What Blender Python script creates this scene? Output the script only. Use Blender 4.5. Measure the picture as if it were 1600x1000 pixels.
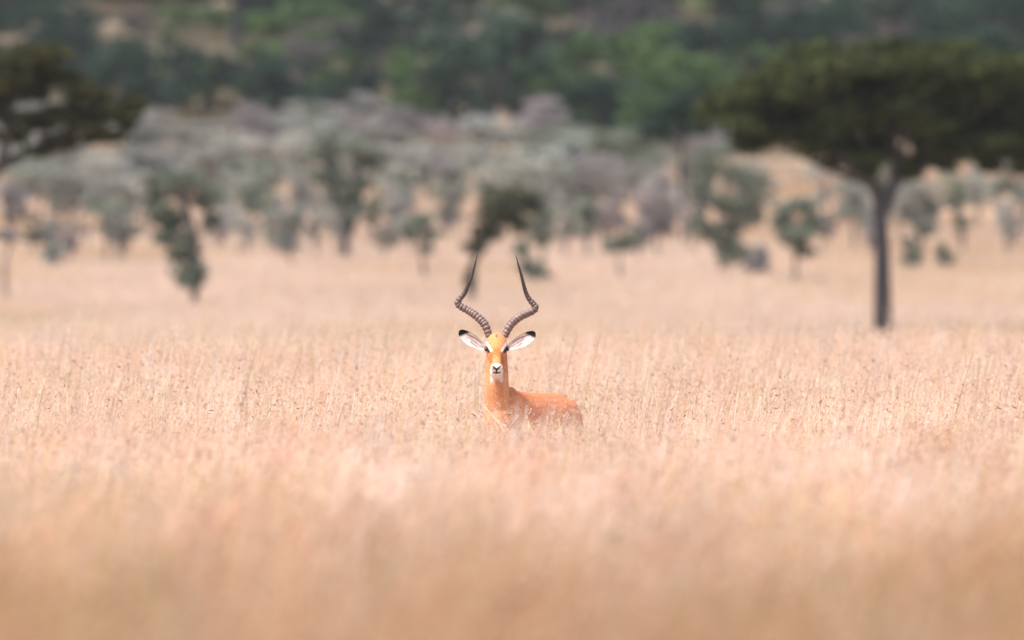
import bpy, math
import numpy as np
from mathutils import Vector

scene = bpy.context.scene
for o in list(bpy.data.objects):
    bpy.data.objects.remove(o)

# ------------------------------------------------------------------ camera, sky, sun, exposure
FPX = 17550.0            # focal length in pixels of a 1600 px wide frame
EYE = 1.53               # height of the lens above the ground at the impala's feet
Y0 = 437.0               # picture row of the horizon
D_IMP = 65.0             # metres to the impala
cam_d = bpy.data.cameras.new('camera')
cam = bpy.data.objects.new('camera', cam_d)
scene.collection.objects.link(cam)
cam.location = (0, 0, EYE)
cam.rotation_euler = (math.radians(90) - (500 - Y0) / FPX, 0, 0)
cam_d.sensor_width = 36.0
cam_d.lens = FPX / 1600 * 36.0
cam_d.clip_start = 0.5
cam_d.clip_end = 9000
cam_d.dof.use_dof = True
cam_d.dof.focus_distance = D_IMP
cam_d.dof.aperture_fstop = cam_d.lens / 1000 / 0.108
scene.camera = cam

SUN_EL, SUN_AZ = math.radians(64), math.radians(235)   # azimuth clockwise from +Y: high up, behind the camera's left shoulder
world = bpy.data.worlds.new('World')
scene.world = world
world.use_nodes = True
wn = world.node_tree
bg = wn.nodes['Background']
sky = wn.nodes.new('ShaderNodeTexSky')
sky.sky_type = 'NISHITA'
sky.sun_disc = False
sky.sun_elevation = SUN_EL
sky.sun_rotation = SUN_AZ
sky.dust_density = 6.0
sky.air_density = 1.0
sky.ozone_density = 1.0
wn.links.new(sky.outputs[0], bg.inputs[0])
bg.inputs[1].default_value = 0.15
sd = bpy.data.lights.new('sun', 'SUN')
sd.energy = 2.4
sd.angle = math.radians(11)
sd.color = (1.0, 0.93, 0.84)
sun = bpy.data.objects.new('sun', sd)
scene.collection.objects.link(sun)
sdir = Vector((math.sin(SUN_AZ) * math.cos(SUN_EL), math.cos(SUN_AZ) * math.cos(SUN_EL), math.sin(SUN_EL)))
sun.rotation_euler = sdir.to_track_quat('Z', 'Y').to_euler()
sun.location = (0, 0, 60)
vs = scene.view_settings
vs.view_transform = 'Standard'
vs.look = 'None'
vs.exposure = 1.03
vs.gamma = 1.0
vs.use_curve_mapping = False
scene.render.engine = 'CYCLES'
scene.cycles.use_denoising = True
scene.cycles.max_bounces = 6
scene.cycles.diffuse_bounces = 4
scene.cycles.transmission_bounces = 4

# ------------------------------------------------------------------ helpers
C = scene.collection
def rng(seed):
    return np.random.default_rng(seed)

def tag(o, label=None, cat=None, group=None, kind=None):
    if label: o['label'] = label
    if cat: o['category'] = cat
    if group: o['group'] = group
    if kind: o['kind'] = kind
    return o

def empty(name, loc):
    o = bpy.data.objects.new(name, None)
    o.empty_display_size = 0.1
    C.objects.link(o)
    o.location = loc
    return o

def mesh_obj(name, verts, faces, mat, parent=None, cols=None, smooth=False):
    """faces: (N,k) int array or a list of such arrays; cols: per-vertex rgb"""
    if isinstance(faces, np.ndarray):
        faces = [faces]
    me = bpy.data.meshes.new(name)
    verts = np.asarray(verts, np.float32)
    me.vertices.add(len(verts))
    me.vertices.foreach_set('co', verts.ravel())
    loops = np.concatenate([f.ravel() for f in faces]).astype(np.int32)
    sizes = np.concatenate([np.full(len(f), f.shape[1], np.int32) for f in faces])
    starts = np.concatenate([[0], np.cumsum(sizes)[:-1]]).astype(np.int32)
    me.loops.add(len(loops))
    me.loops.foreach_set('vertex_index', loops)
    me.polygons.add(len(sizes))
    me.polygons.foreach_set('loop_start', starts)
    me.update(calc_edges=True)
    if cols is not None:
        at = me.attributes.new('col', 'FLOAT_COLOR', 'POINT')
        c = np.ones((len(verts), 4), np.float32)
        c[:, :3] = cols
        at.data.foreach_set('color', c.ravel())
    if smooth:
        me.polygons.foreach_set('use_smooth', np.ones(len(sizes), bool))
    me.materials.append(mat)
    o = bpy.data.objects.new(name, me)
    C.objects.link(o)
    o.parent = parent
    return o

def catmull(pts, n):
    pts = np.asarray(pts, float)
    P = np.vstack([2 * pts[0] - pts[1], pts, 2 * pts[-1] - pts[-2]])
    t = np.linspace(0, len(pts) - 1, n)
    i = np.minimum(t.astype(int), len(pts) - 2)
    u = (t - i)[:, None]
    a, b, c, d = P[i], P[i + 1], P[i + 2], P[i + 3]
    return 0.5 * (2 * b + (c - a) * u + (2 * a - 5 * b + 4 * c - d) * u ** 2 + (3 * b - a - 3 * c + d) * u ** 3)

def tube(path, rad, sides=7):
    """closed tapered tube along a path -> verts, quads, tris"""
    path = np.asarray(path, float); rad = np.asarray(rad, float)
    tg = np.gradient(path, axis=0)
    tg /= np.linalg.norm(tg, axis=1)[:, None] + 1e-9
    ref = np.array([1.0, 0.13, 0.07]) if abs(tg[0][0]) < 0.8 else np.array([0.05, 1.0, 0.1])
    u = np.cross(tg, ref); u /= np.linalg.norm(u, axis=1)[:, None] + 1e-9
    v = np.cross(tg, u)
    a = np.linspace(0, 2 * np.pi, sides, endpoint=False)
    ring = path[:, None] + rad[:, None, None] * (np.cos(a)[None, :, None] * u[:, None] + np.sin(a)[None, :, None] * v[:, None])
    n = len(path)
    idx = np.arange(n * sides).reshape(n, sides)
    nx = np.roll(idx, -1, axis=1)
    q = np.stack([idx[:-1], nx[:-1], nx[1:], idx[1:]], -1).reshape(-1, 4)
    V = np.vstack([ring.reshape(-1, 3), path[0], path[-1]])
    c0, c1 = n * sides, n * sides + 1
    t = np.vstack([np.stack([nx[0], idx[0], np.full(sides, c0)], -1), np.stack([idx[-1], nx[-1], np.full(sides, c1)], -1)])
    return V, q, t

class Acc:
    def __init__(s): s.v, s.q, s.t, s.c, s.n = [], [], [], [], 0
    def add(s, V, q=None, t=None, col=None):
        if q is not None and len(q): s.q.append(np.asarray(q) + s.n)
        if t is not None and len(t): s.t.append(np.asarray(t) + s.n)
        s.v.append(V); s.n += len(V)
        if col is not None: s.c.append(np.broadcast_to(np.asarray(col, float), (len(V), 3)))
    def obj(s, name, mat, parent=None, smooth=False):
        f = []
        if s.q: f.append(np.vstack(s.q))
        if s.t: f.append(np.vstack(s.t))
        return mesh_obj(name, np.vstack(s.v), f, mat, parent, np.vstack(s.c) if s.c else None, smooth)

def wob(x, y, s, seed=0):
    """smooth pseudo noise in about -1..1, feature size s"""
    r = rng(seed + 77)
    o = 0
    for k in range(5):
        a = r.uniform(0, 6.28); f = r.uniform(0.6, 1.5) * 6.28 / s; p = r.uniform(0, 6.28)
        o = o + np.sin((np.cos(a) * x + np.sin(a) * y) * f + p + 1.3 * np.sin((np.sin(a) * x - np.cos(a) * y) * f * 0.6 + p * 2))
    return o / 3.2

# ------------------------------------------------------------------ materials
def new_mat(name):
    m = bpy.data.materials.new(name); m.use_nodes = True
    nt = m.node_tree; nt.nodes.clear()
    out = nt.nodes.new('ShaderNodeOutputMaterial')
    return m, nt, out

def foliage_mat(name, transl=0.35, instancer=False, tscale=(1, 1, 1)):
    m, nt, out = new_mat(name)
    at = nt.nodes.new('ShaderNodeAttribute'); at.attribute_name = 'col'
    src = at.outputs['Color']
    if instancer:
        ai = nt.nodes.new('ShaderNodeAttribute'); ai.attribute_name = 'tint'; ai.attribute_type = 'INSTANCER'
        mx = nt.nodes.new('ShaderNodeMix'); mx.data_type = 'RGBA'; mx.blend_type = 'MULTIPLY'; mx.inputs[0].default_value = 1
        nt.links.new(src, mx.inputs[6]); nt.links.new(ai.outputs['Color'], mx.inputs[7])
        src = mx.outputs[2]
    d = nt.nodes.new('ShaderNodeBsdfDiffuse'); t = nt.nodes.new('ShaderNodeBsdfTranslucent')
    mix = nt.nodes.new('ShaderNodeMixShader'); mix.inputs[0].default_value = transl
    nt.links.new(src, d.inputs[0]); nt.links.new(src, t.inputs[0])
    nt.links.new(d.outputs[0], mix.inputs[1]); nt.links.new(t.outputs[0], mix.inputs[2])
    nt.links.new(mix.outputs[0], out.inputs[0])
    return m

def bark_mat(name, c0, c1):
    m, nt, out = new_mat(name)
    b = nt.nodes.new('ShaderNodeBsdfPrincipled'); b.inputs['Roughness'].default_value = 0.9
    tc = nt.nodes.new('ShaderNodeTexCoord'); mp = nt.nodes.new('ShaderNodeMapping'); mp.inputs['Scale'].default_value = (6, 6, 1.2)
    n = nt.nodes.new('ShaderNodeTexNoise'); n.inputs['Scale'].default_value = 3; n.inputs['Detail'].default_value = 6
    r = nt.nodes.new('ShaderNodeValToRGB'); r.color_ramp.elements[0].color = (*c0, 1); r.color_ramp.elements[1].color = (*c1, 1)
    r.color_ramp.elements[0].position = 0.3; r.color_ramp.elements[1].position = 0.7
    bp = nt.nodes.new('ShaderNodeBump'); bp.inputs['Strength'].default_value = 0.6; bp.inputs['Distance'].default_value = 0.03
    L = nt.links.new
    L(tc.outputs['Object'], mp.inputs[0]); L(mp.outputs[0], n.inputs[0]); L(n.outputs[0], r.inputs[0]); L(r.outputs[0], b.inputs['Base Color'])
    L(n.outputs[0], bp.inputs['Height']); L(bp.outputs[0], b.inputs['Normal']); L(b.outputs[0], out.inputs[0])
    return m

def ground_mat():
    m, nt, out = new_mat('dry_ground')
    b = nt.nodes.new('ShaderNodeBsdfPrincipled'); b.inputs['Roughness'].default_value = 1.0
    at = nt.nodes.new('ShaderNodeAttribute'); at.attribute_name = 'col'
    tc = nt.nodes.new('ShaderNodeTexCoord')
    n = nt.nodes.new('ShaderNodeTexNoise'); n.inputs['Scale'].default_value = 0.9; n.inputs['Detail'].default_value = 8
    mr = nt.nodes.new('ShaderNodeMapRange'); mr.inputs[1].default_value = 0.3; mr.inputs[2].default_value = 0.7; mr.inputs[3].default_value = 0.82; mr.inputs[4].default_value = 1.12
    vm = nt.nodes.new('ShaderNodeVectorMath'); vm.operation = 'SCALE'
    L = nt.links.new
    L(tc.outputs['Object'], n.inputs[0]); L(n.outputs[0], mr.inputs[0]); L(at.outputs['Color'], vm.inputs[0]); L(mr.outputs[0], vm.inputs['Scale'])
    L(vm.outputs[0], b.inputs['Base Color']); L(b.outputs[0], out.inputs[0])
    return m

def coat_mat(name, rough=0.65, spec=0.25, scale=90, amt=0.18, bump=0.25):
    m, nt, out = new_mat(name)
    b = nt.nodes.new('ShaderNodeBsdfPrincipled'); b.inputs['Roughness'].default_value = rough
    b.inputs['Specular IOR Level'].default_value = spec
    at = nt.nodes.new('ShaderNodeAttribute'); at.attribute_name = 'col'
    tc = nt.nodes.new('ShaderNodeTexCoord')
    n = nt.nodes.new('ShaderNodeTexNoise'); n.inputs['Scale'].default_value = scale; n.inputs['Detail'].default_value = 5
    mr = nt.nodes.new('ShaderNodeMapRange'); mr.inputs[1].default_value = 0.3; mr.inputs[2].default_value = 0.7; mr.inputs[3].default_value = 1 - amt; mr.inputs[4].default_value = 1 + amt
    vm = nt.nodes.new('ShaderNodeVectorMath'); vm.operation = 'SCALE'
    bp = nt.nodes.new('ShaderNodeBump'); bp.inputs['Strength'].default_value = bump; bp.inputs['Distance'].default_value = 0.004
    L = nt.links.new
    L(tc.outputs['Object'], n.inputs[0]); L(n.outputs[0], mr.inputs[0]); L(at.outputs['Color'], vm.inputs[0]); L(mr.outputs[0], vm.inputs['Scale'])
    L(n.outputs[0], bp.inputs['Height']); L(bp.outputs[0], b.inputs['Normal'])
    L(vm.outputs[0], b.inputs['Base Color']); L(b.outputs[0], out.inputs[0])
    return m

M_GRASS = foliage_mat('straw_grass', 0.5, True)
M_SHORT = foliage_mat('short_straw_grass', 0.3, True)
M_LEAF = foliage_mat('leaves', 0.25)
M_BARK = bark_mat('grey_bark', (0.045, 0.04, 0.042), (0.12, 0.11, 0.11))
M_BARK_D = bark_mat('dark_bark', (0.026, 0.025, 0.028), (0.062, 0.060, 0.068))
M_GROUND = ground_mat()
M_COAT = coat_mat('short_fur', 0.75, 0.12, 110, 0.22, 0.6)
M_EAR = coat_mat('ear_fur', 0.8, 0.1, 140, 0.22)
M_HORN = coat_mat('horn', 0.42, 0.5, 120, 0.3, 0.5)
M_EYE = coat_mat('eye', 0.08, 0.6, 10, 0.02, 0.0)

# ------------------------------------------------------------------ terrain
TD = np.array([-300, 0, 18, 40, 65, 81, 99, 106, 125, 160, 230, 275, 300, 335, 380, 420, 480, 540, 600, 680, 750, 850, 1000, 1500, 2500, 6000], float)
TZ = np.array([.09, .09, .09, .06, 0, .15, .23, .21, .09, -.08, -.12, -.02, .45, .92, 1.7, 2.35, 4.05, 6.7, 9.7, 14.9, 20.2, 28.5, 40, 78, 130, 190], float)
_fine = np.arange(-300, 6001, 1.0)
_z = np.interp(_fine, TD, TZ)
def _smooth(z):
    out = z.copy()
    for w, lo, hi in ((7, -300, 140), (25, 140, 6000)):
        k = np.ones(w) / w
        s = np.convolve(np.pad(z, w // 2, mode='edge'), k, mode='valid')
        m = (_fine >= lo) & (_fine < hi)
        out[m] = s[m]
    return out
_z = _smooth(_z)
_z0 = np.interp(D_IMP, _fine, _z)
_z = _z - _z0 * np.exp(-((_fine - 65) / 12) ** 2)

def zg(x, y):
    x = np.asarray(x, float); y = np.asarray(y, float)
    z = np.interp(y, _fine, _z)
    amp = np.interp(y, [0, 60, 75, 100, 280, 500, 900, 3000], [.03, .02, .02, .05, .06, .14, 1.6, 12])
    return z + amp * wob(x, y, np.interp(y, [0, 100, 500, 1500], [9, 14, 45, 160]).mean() if y.ndim == 0 else 30.0, 3) * np.clip(np.hypot(x, y - 65) / 6, 0, 1)

_pd = np.arange(250, 1100, 1.0)
_py = Y0 + (EYE - np.interp(_pd, _fine, _z)) * FPX / _pd
def dist_of_row(row):
    """distance at which the bare ground meets this picture row, beyond the near field"""
    return float(np.interp(-row, -_py, _pd))

gx = np.unique(np.concatenate([np.linspace(-2600, -70, 40), np.linspace(-70, 70, 71), np.linspace(70, 2600, 40)]))
gy = np.unique(np.concatenate([np.linspace(-300, 0, 8), np.arange(0, 140, 1.5), np.arange(140, 560, 5), np.arange(560, 1200, 12), np.linspace(1200, 6000, 30)]))
GX, GY = np.meshgrid(gx, gy)
GZ = zg(GX.ravel(), GY.ravel())
ii = np.arange(GX.size).reshape(GX.shape)
gq = np.stack([ii[:-1, :-1], ii[:-1, 1:], ii[1:, 1:], ii[1:, :-1]], -1).reshape(-1, 4)

def straw_tint(x, y):
    """large patches in the colour of the grass itself"""
    p = 1 + 0.07 * wob(x, y, 9, 11) + 0.05 * wob(x, y, 3.1, 12)
    gold = np.clip(wob(x, y * .5, 22, 13), 0, 1) * np.clip((y - 110) / 60, 0, 1) * .16
    g = np.clip(wob(x, y, 14, 21) - 0.35, 0, 1)
    t = np.stack([p * (1 - .10 * g), p * (1 - .03 * g), p * (1 - .05 * g)], -1)
    t = t * (1 - gold[..., None] * np.array([.4, .8, 1.6]))
    e = 5 * wob(x, y, 60, 61)
    tan = np.clip((y - 376 - e) / 6, 0, 1) * np.clip((x - 9 - .4 * e) / 5, 0, 1) * .10 + np.clip((y - 440 - e) / 8, 0, 1) * .12
    t = t * (1 - tan[..., None] * np.array([.8, 1.0, 1.25]))
    return t
GREEN = np.clip(np.interp(GY.ravel(), [495, 560, 640], [.05, .7, 1.0]) + .25 * wob(GX.ravel(), GY.ravel(), 40, 31) * (GY.ravel() > 520), 0, 1)[:, None]
gcol = np.array([.49, .355, .265]) * straw_tint(GX.ravel(), GY.ravel()) * (1 - GREEN) + GREEN * (np.array([.16, .13, .085]) + np.array([.10, .03, .02]) * np.clip(wob(GX.ravel(), GY.ravel(), 23, 71), 0, 1)[:, None])
ground = mesh_obj('ground', np.stack([GX.ravel(), GY.ravel(), GZ], -1), gq, M_GROUND, cols=gcol, smooth=True)
tag(ground, kind='structure')

# ------------------------------------------------------------------ grass (one mass each for the tall field and the short far pasture)
def ribbon(P, W, side):
    """strip along P (n,3) with half width W (n) towards side (3)"""
    V = np.concatenate([P - side * W[:, None], P + side * W[:, None]])
    n = len(P); i = np.arange(n - 1)
    return V, np.stack([i, i + 1, i + 1 + n, i + n], -1)

STRAWS = np.array([[.765, .60, .485], [.785, .635, .525], [.805, .695, .60], [.725, .53, .41], [.765, .57, .475], [.83, .76, .685], [.70, .515, .345]])
SPIKES = np.array([[.74, .53, .41], [.66, .43, .32], [.46, .27, .19], [.20, .095, .07], [.78, .60, .50]])

def tall_patch(acc, seed, size=1.25, n_culm=300, n_blade=230):
    r = rng(seed)
    def side(a): return np.array([np.cos(a), np.sin(a), 0])
    nt = 30
    tuft = r.uniform(-size / 2, size / 2, (nt, 2)); th = r.normal(1, .16, nt); tc = r.integers(0, len(STRAWS), nt); tm = np.clip(r.normal(1, .20, (nt, 1)) * r.normal(1, .035, (nt, 3)), .55, 1.2); tm[r.random(nt) < .07] *= np.array([.74, .86, .55]); tall_ = th > 1.1; br_ = r.random(nt) < .6; tm[tall_ & br_] *= np.array([.80, .72, .60]); tm[tall_ & ~br_] *= np.array([1.08, 1.12, 1.15])
    for k in range(n_culm):
        j = r.integers(nt); base = np.append(tuft[j] + r.normal(0, .045, 2), 0)
        h = np.clip(r.normal(.60, .075) * th[j], .35, .84)
        if r.random() < .04: h *= 1.2
        a = r.uniform(0, 6.28); lean = abs(r.normal(.06, .07)); bend = abs(r.normal(0.02, .05)); d = np.array([np.cos(a), np.sin(a)])
        s = np.linspace(0, 1, 5)
        P = np.empty((5, 3)); P[:, :2] = base[:2] + d * (lean * s + bend * s ** 3)[:, None] + np.array([.12, 0]) * (s ** 1.6)[:, None]; P[:, 2] = h * (s - .12 * bend * s ** 3)
        w = (r.uniform(.0012, .0022) if r.random() > .14 else r.uniform(.0024, .004)) * np.array([1, .95, .85, .7, .5])
        col = STRAWS[tc[j]] if r.random() < .5 else STRAWS[r.integers(len(STRAWS))]
        col = np.clip(col * tm[j] * r.uniform(.88, 1.12), 0, .88)
        V, q = ribbon(P, w, side(r.uniform(0, 6.28)))
        acc.add(V, q, col=col)
        # seed head: hanging spikelets near the tip
        ns = r.integers(4, 9); fam = r.random()
        for m in range(ns):
            f = 1 - (m / ns) * r.uniform(.12, .22); p0 = np.array([np.interp(f, s, P[:, i]) for i in range(3)])
            b = r.uniform(0, 6.28); dl = r.uniform(.012, .034); up = r.uniform(-.6, .9)
            dr = np.array([np.cos(b) * .6, np.sin(b) * .6, up]); dr /= np.linalg.norm(dr)
            c0 = p0 + dr * r.uniform(.004, .02); c1 = c0 + dr * dl
            sd_ = np.cross(dr, side(r.uniform(0, 6.28))); sd_ /= np.linalg.norm(sd_) + 1e-6
            hw = r.uniform(.0014, .0028)
            dark_ = r.random() < (.16 if fam < .22 else .012)
            if dark_: c1 = c0 + dr * dl * 1.25; hw *= 1.5
            mid = (c0 + c1) / 2
            V = np.array([c0, mid - sd_ * hw, c1, mid + sd_ * hw])
            sc = SPIKES[3] if dark_ else SPIKES[[0, 1, 2, 4][r.choice(4, p=[.35, .2, .07, .38])]]
            acc.add(V, np.array([[0, 1, 2, 3]]), col=sc * r.uniform(.8, 1.2))
    for k in range(n_blade):
        j = r.integers(nt); base = np.append(tuft[j] + r.normal(0, .06, 2), 0)
        h = np.clip(r.normal(.47, .09) * th[j], .2, .72); a = r.uniform(0, 6.28); d = np.array([np.cos(a), np.sin(a)])
        out = abs(r.normal(.10, .08)); s = np.linspace(0, 1, 5); droop = r.uniform(0, .35) if r.random() < .45 else 0
        P = np.empty((5, 3)); P[:, :2] = base[:2] + d * (out * s + .8 * droop * s ** 3)[:, None]; P[:, 2] = h * (s - droop * s ** 4)
        w = r.uniform(.0016, .0034) * np.array([1, 1, .85, .6, .12])
        col = np.clip(STRAWS[r.integers(len(STRAWS))] * tm[j] * r.uniform(.85, 1.1), 0, .88)
        if r.random() < .012: col = np.array([.34, .36, .13])
        V, q = ribbon(P, w, side(a + 1.57 + r.normal(0, .6)))
        acc.add(V, q, col=col)

def tussock(acc, seed, n=110, rad=.085, hmin=.60, hmax=.90, wide=1.0, lean0=.22, tone=None):
    r = rng(seed)
    tone = np.ones(3) if tone is None else np.array(tone)
    for k in range(n):
        base = np.append(r.normal(0, rad, 2), 0); h = r.uniform(hmin, hmax); a = r.uniform(0, 6.28)
        l = lean0 + r.normal(0, .06); s = np.linspace(0, 1, 6); b = r.uniform(0, .14) if r.random() < .85 else r.uniform(.2, .4)
        P = np.empty((6, 3)); P[:, :2] = base[:2] + np.array([1, 0]) * (l * s ** 1.4 + b * s ** 4)[:, None] + np.array([np.cos(a), np.sin(a)]) * (.07 * s)[:, None]; P[:, 2] = h * (s - (.10 + .5 * max(0, b - .14)) * s ** 4)
        q_ = r.uniform(0, 6.28)
        col = np.clip(STRAWS[r.integers(len(STRAWS))] * tone * r.uniform(.85, 1.12), 0, .9)
        V, q = ribbon(P, wide * r.uniform(.0014, .0032) * np.array([1, 1, .9, .8, .6, .35]), np.array([np.cos(q_), np.sin(q_), 0])); acc.add(V, q, col=col)
        for m in range(r.integers(3, 8)):
            f = 1 - r.uniform(0, .2); p0 = np.array([np.interp(f, s, P[:, i]) for i in range(3)])
            b_ = r.uniform(0, 6.28); dr = np.array([np.cos(b_) * .6, np.sin(b_) * .6, r.uniform(-.7, .8)]); dr /= np.linalg.norm(dr)
            c0 = p0 + dr * r.uniform(.004, .02); c1 = c0 + dr * r.uniform(.014, .036); sd_ = np.cross(dr, np.array([np.cos(q_), np.sin(q_), .3])); sd_ /= np.linalg.norm(sd_) + 1e-6
            mid = (c0 + c1) / 2; hw = r.uniform(.0015, .0034)
            dk = r.random() < .10
            acc.add(np.array([c0, mid - sd_ * hw, c1, mid + sd_ * hw]), np.array([[0, 1, 2, 3]]), col=(SPIKES[3] if dk else SPIKES[[0, 1, 4][r.integers(3)]] * tone) * r.uniform(.85, 1.15))

def short_patch(acc, seed, size=4.6, n=900):
    r = rng(seed)
    for k in range(n):
        base = np.append(r.uniform(-size / 2, size / 2, 2), 0)
        h = np.clip(r.normal(.26, .08), .1, .5); a = r.uniform(0, 6.28); out = r.uniform(.02, .14); s = np.linspace(0, 1, 3)
        P = np.empty((3, 3)); P[:, :2] = base[:2] + np.array([np.cos(a), np.sin(a)]) * (out * s ** 2)[:, None]; P[:, 2] = h * s
        b = r.uniform(0, 6.28)
        V, q = ribbon(P, r.uniform(.007, .016) * np.array([1, .9, .25]), np.array([np.cos(b), np.sin(b), 0]))
        acc.add(V, q, col=np.clip(STRAWS[r.integers(len(STRAWS))] * r.uniform(.8, 1.05), 0, .86))

def scatter_object(name, builders, pts, iid, rot, scl, tint, mat, label):
    """mesh of prototype patches plus loose points; a node group turns every point into a copy of one patch"""
    acc = Acc(); tid = []
    for k, b in enumerate(builders):
        n0 = acc.n; b(acc); tid += [k] * (acc.n - n0)
    nv = acc.n
    V = np.vstack(acc.v + [pts]); col = np.vstack(acc.c + [np.ones_like(pts)])
    o = mesh_obj(name, V, np.vstack(acc.q), mat, cols=col)
    me = o.data; N = len(V)
    def fl(nm, typ, arr, key):
        a = me.attributes.new(nm, typ, 'POINT'); a.data.foreach_set(key, np.ascontiguousarray(arr).ravel())
    z3 = np.zeros((nv, 3), np.float32)
    fl('is_point', 'BOOLEAN', np.concatenate([np.zeros(nv, bool), np.ones(len(pts), bool)]), 'value')
    fl('tid', 'INT', np.concatenate([np.array(tid, np.int32), np.zeros(len(pts), np.int32)]), 'value')
    fl('iid', 'INT', np.concatenate([np.zeros(nv, np.int32), iid.astype(np.int32)]), 'value')
    fl('rot', 'FLOAT_VECTOR', np.vstack([z3, rot]).astype(np.float32), 'vector')
    fl('scl', 'FLOAT_VECTOR', np.vstack([z3, scl]).astype(np.float32), 'vector')
    t4 = np.ones((N, 4), np.float32); t4[nv:, :3] = tint
    fl('tint', 'FLOAT_COLOR', t4, 'color')
    ng = bpy.data.node_groups.new(name + '_spread', 'GeometryNodeTree')
    ng.interface.new_socket('Geometry', in_out='INPUT', socket_type='NodeSocketGeometry')
    ng.interface.new_socket('Geometry', in_out='OUTPUT', socket_type='NodeSocketGeometry')
    N_ = ng.nodes.new; L = ng.links.new
    gi, go = N_('NodeGroupInput'), N_('NodeGroupOutput')
    def attr(nm, typ):
        a = N_('GeometryNodeInputNamedAttribute'); a.data_type = typ; a.inputs['Name'].default_value = nm
        return a.outputs['Attribute']
    sep = N_('GeometryNodeSeparateGeometry'); sep.domain = 'POINT'
    L(gi.outputs[0], sep.inputs[0]); L(attr('is_point', 'BOOLEAN'), sep.inputs['Selection'])
    sp = N_('GeometryNodeSplitToInstances'); sp.domain = 'POINT'
    L(sep.outputs['Inverted'], sp.inputs[0]); L(attr('tid', 'INT'), sp.inputs['Group ID'])
    ip = N_('GeometryNodeInstanceOnPoints')
    L(sep.outputs['Selection'], ip.inputs['Points']); L(sp.outputs[0], ip.inputs['Instance'])
    ip.inputs['Pick Instance'].default_value = True
    L(attr('iid', 'INT'), ip.inputs['Instance Index'])
    L(attr('rot', 'FLOAT_VECTOR'), ip.inputs['Rotation']); L(attr('scl', 'FLOAT_VECTOR'), ip.inputs['Scale'])
    L(ip.outputs[0], go.inputs[0])
    md = o.modifiers.new('spread', 'NODES'); md.node_group = ng
    tag(o, label, 'grass', kind='stuff')
    return o

def field_points(d0, d1, step, margin, seed):
    r = rng(seed); out = []
    for d in np.arange(d0, d1, step):
        hw = .0456 * d + margin
        xs = np.arange(-hw, hw, step) + r.uniform(0, step)
        out.append(np.stack([xs + r.normal(0, step * .22, len(xs)), d + r.normal(0, step * .22, len(xs))], -1))
    return np.vstack(out)

HEIGHT = 1.0
p = field_points(7, 106, .92, 2.6, 5)
r = rng(6)
n = len(p)
hs = (1 + .13 * wob(p[:, 0], p[:, 1], 4.5, 41) + .05 * wob(p[:, 0], p[:, 1], 1.7, 42)) * r.normal(1, .03, n)
front = np.exp(-((p[:, 0] - .18) / .75) ** 2) * np.clip((66.2 - p[:, 1]) / .5, 0, 1) * np.clip((p[:, 1] - 57) / 4, 0, 1)
hs = hs * (1 - .10 * front)
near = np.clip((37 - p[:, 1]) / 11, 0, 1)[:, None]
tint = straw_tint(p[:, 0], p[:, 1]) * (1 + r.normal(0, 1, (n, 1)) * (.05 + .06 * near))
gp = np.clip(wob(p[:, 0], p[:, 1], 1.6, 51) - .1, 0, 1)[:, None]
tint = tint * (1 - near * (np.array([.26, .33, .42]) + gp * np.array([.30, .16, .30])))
pts = np.stack([p[:, 0], p[:, 1], zg(p[:, 0], p[:, 1]) - .01], -1)
scl = np.stack([np.ones(n), np.ones(n), hs], -1)
rot = np.stack([np.zeros(n), np.zeros(n), r.normal(0, .5, n)], -1)
iid = r.integers(0, 7, n)
# tussocks that stand above the rest, leaning with the wind
q1 = np.vstack([field_points(12, 42, .72, 1.6, 25), field_points(42, 60, .95, 1.6, 27)]); q2 = field_points(60, 104, 1.15, 1.6, 26)
q = np.vstack([q1, q2]); q = q[r.random(len(q)) < .75]
q = q[~((np.abs(q[:, 0] - .12) < .95) & (q[:, 1] > 50) & (q[:, 1] < 66.5))]
m_ = len(q)
# a few bright single stalks before the animal's chest and flank
few = np.array([(-.32, 64.4), (-.25, 64.2), (.02, 64.35), (.12, 64.65), (.36, 64.75), (.20, 64.35), (-.12, 64.6), (.30, 64.85), (-.17, 64.45), (-.03, 64.6), (.08, 64.5), (.22, 64.7), (.31, 64.5), (.40, 64.9), (-.10, 64.3), (.15, 64.2), (.27, 64.1), (-.22, 64.8)])
q = np.vstack([q, few])
tk = r.integers(7, 12, m_); tk = np.concatenate([tk, 12 + np.arange(len(few)) % 2])
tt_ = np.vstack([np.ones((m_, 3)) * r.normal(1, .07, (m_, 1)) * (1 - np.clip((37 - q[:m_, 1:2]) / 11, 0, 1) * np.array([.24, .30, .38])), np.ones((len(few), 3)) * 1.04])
pts = np.vstack([pts, np.stack([q[:, 0], q[:, 1], zg(q[:, 0], q[:, 1]) - .01], -1)])
sc_ = r.uniform(.88, 1.08, len(q)); sc_[m_:] = r.uniform(.95, 1.1, len(few))
sc_[:m_] *= np.interp(q[:m_, 1], [12, 40, 60, 66, 104], [1.12, 1.08, .98, .93, .90])
scl = np.vstack([scl, np.stack([np.ones(len(q)), np.ones(len(q)), sc_], -1)])
rot = np.vstack([rot, np.stack([np.zeros(len(q)), np.zeros(len(q)), r.normal(0, .5, len(q))], -1)])
rot[n + m_:, 2] = r.uniform(0, 6.28, len(few))
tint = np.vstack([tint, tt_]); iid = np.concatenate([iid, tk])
TONES = [(1.06, 1.12, 1.18), (.66, .54, .42), (.86, .78, .72), (.60, .66, .36), (1.0, .86, .80)]
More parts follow.
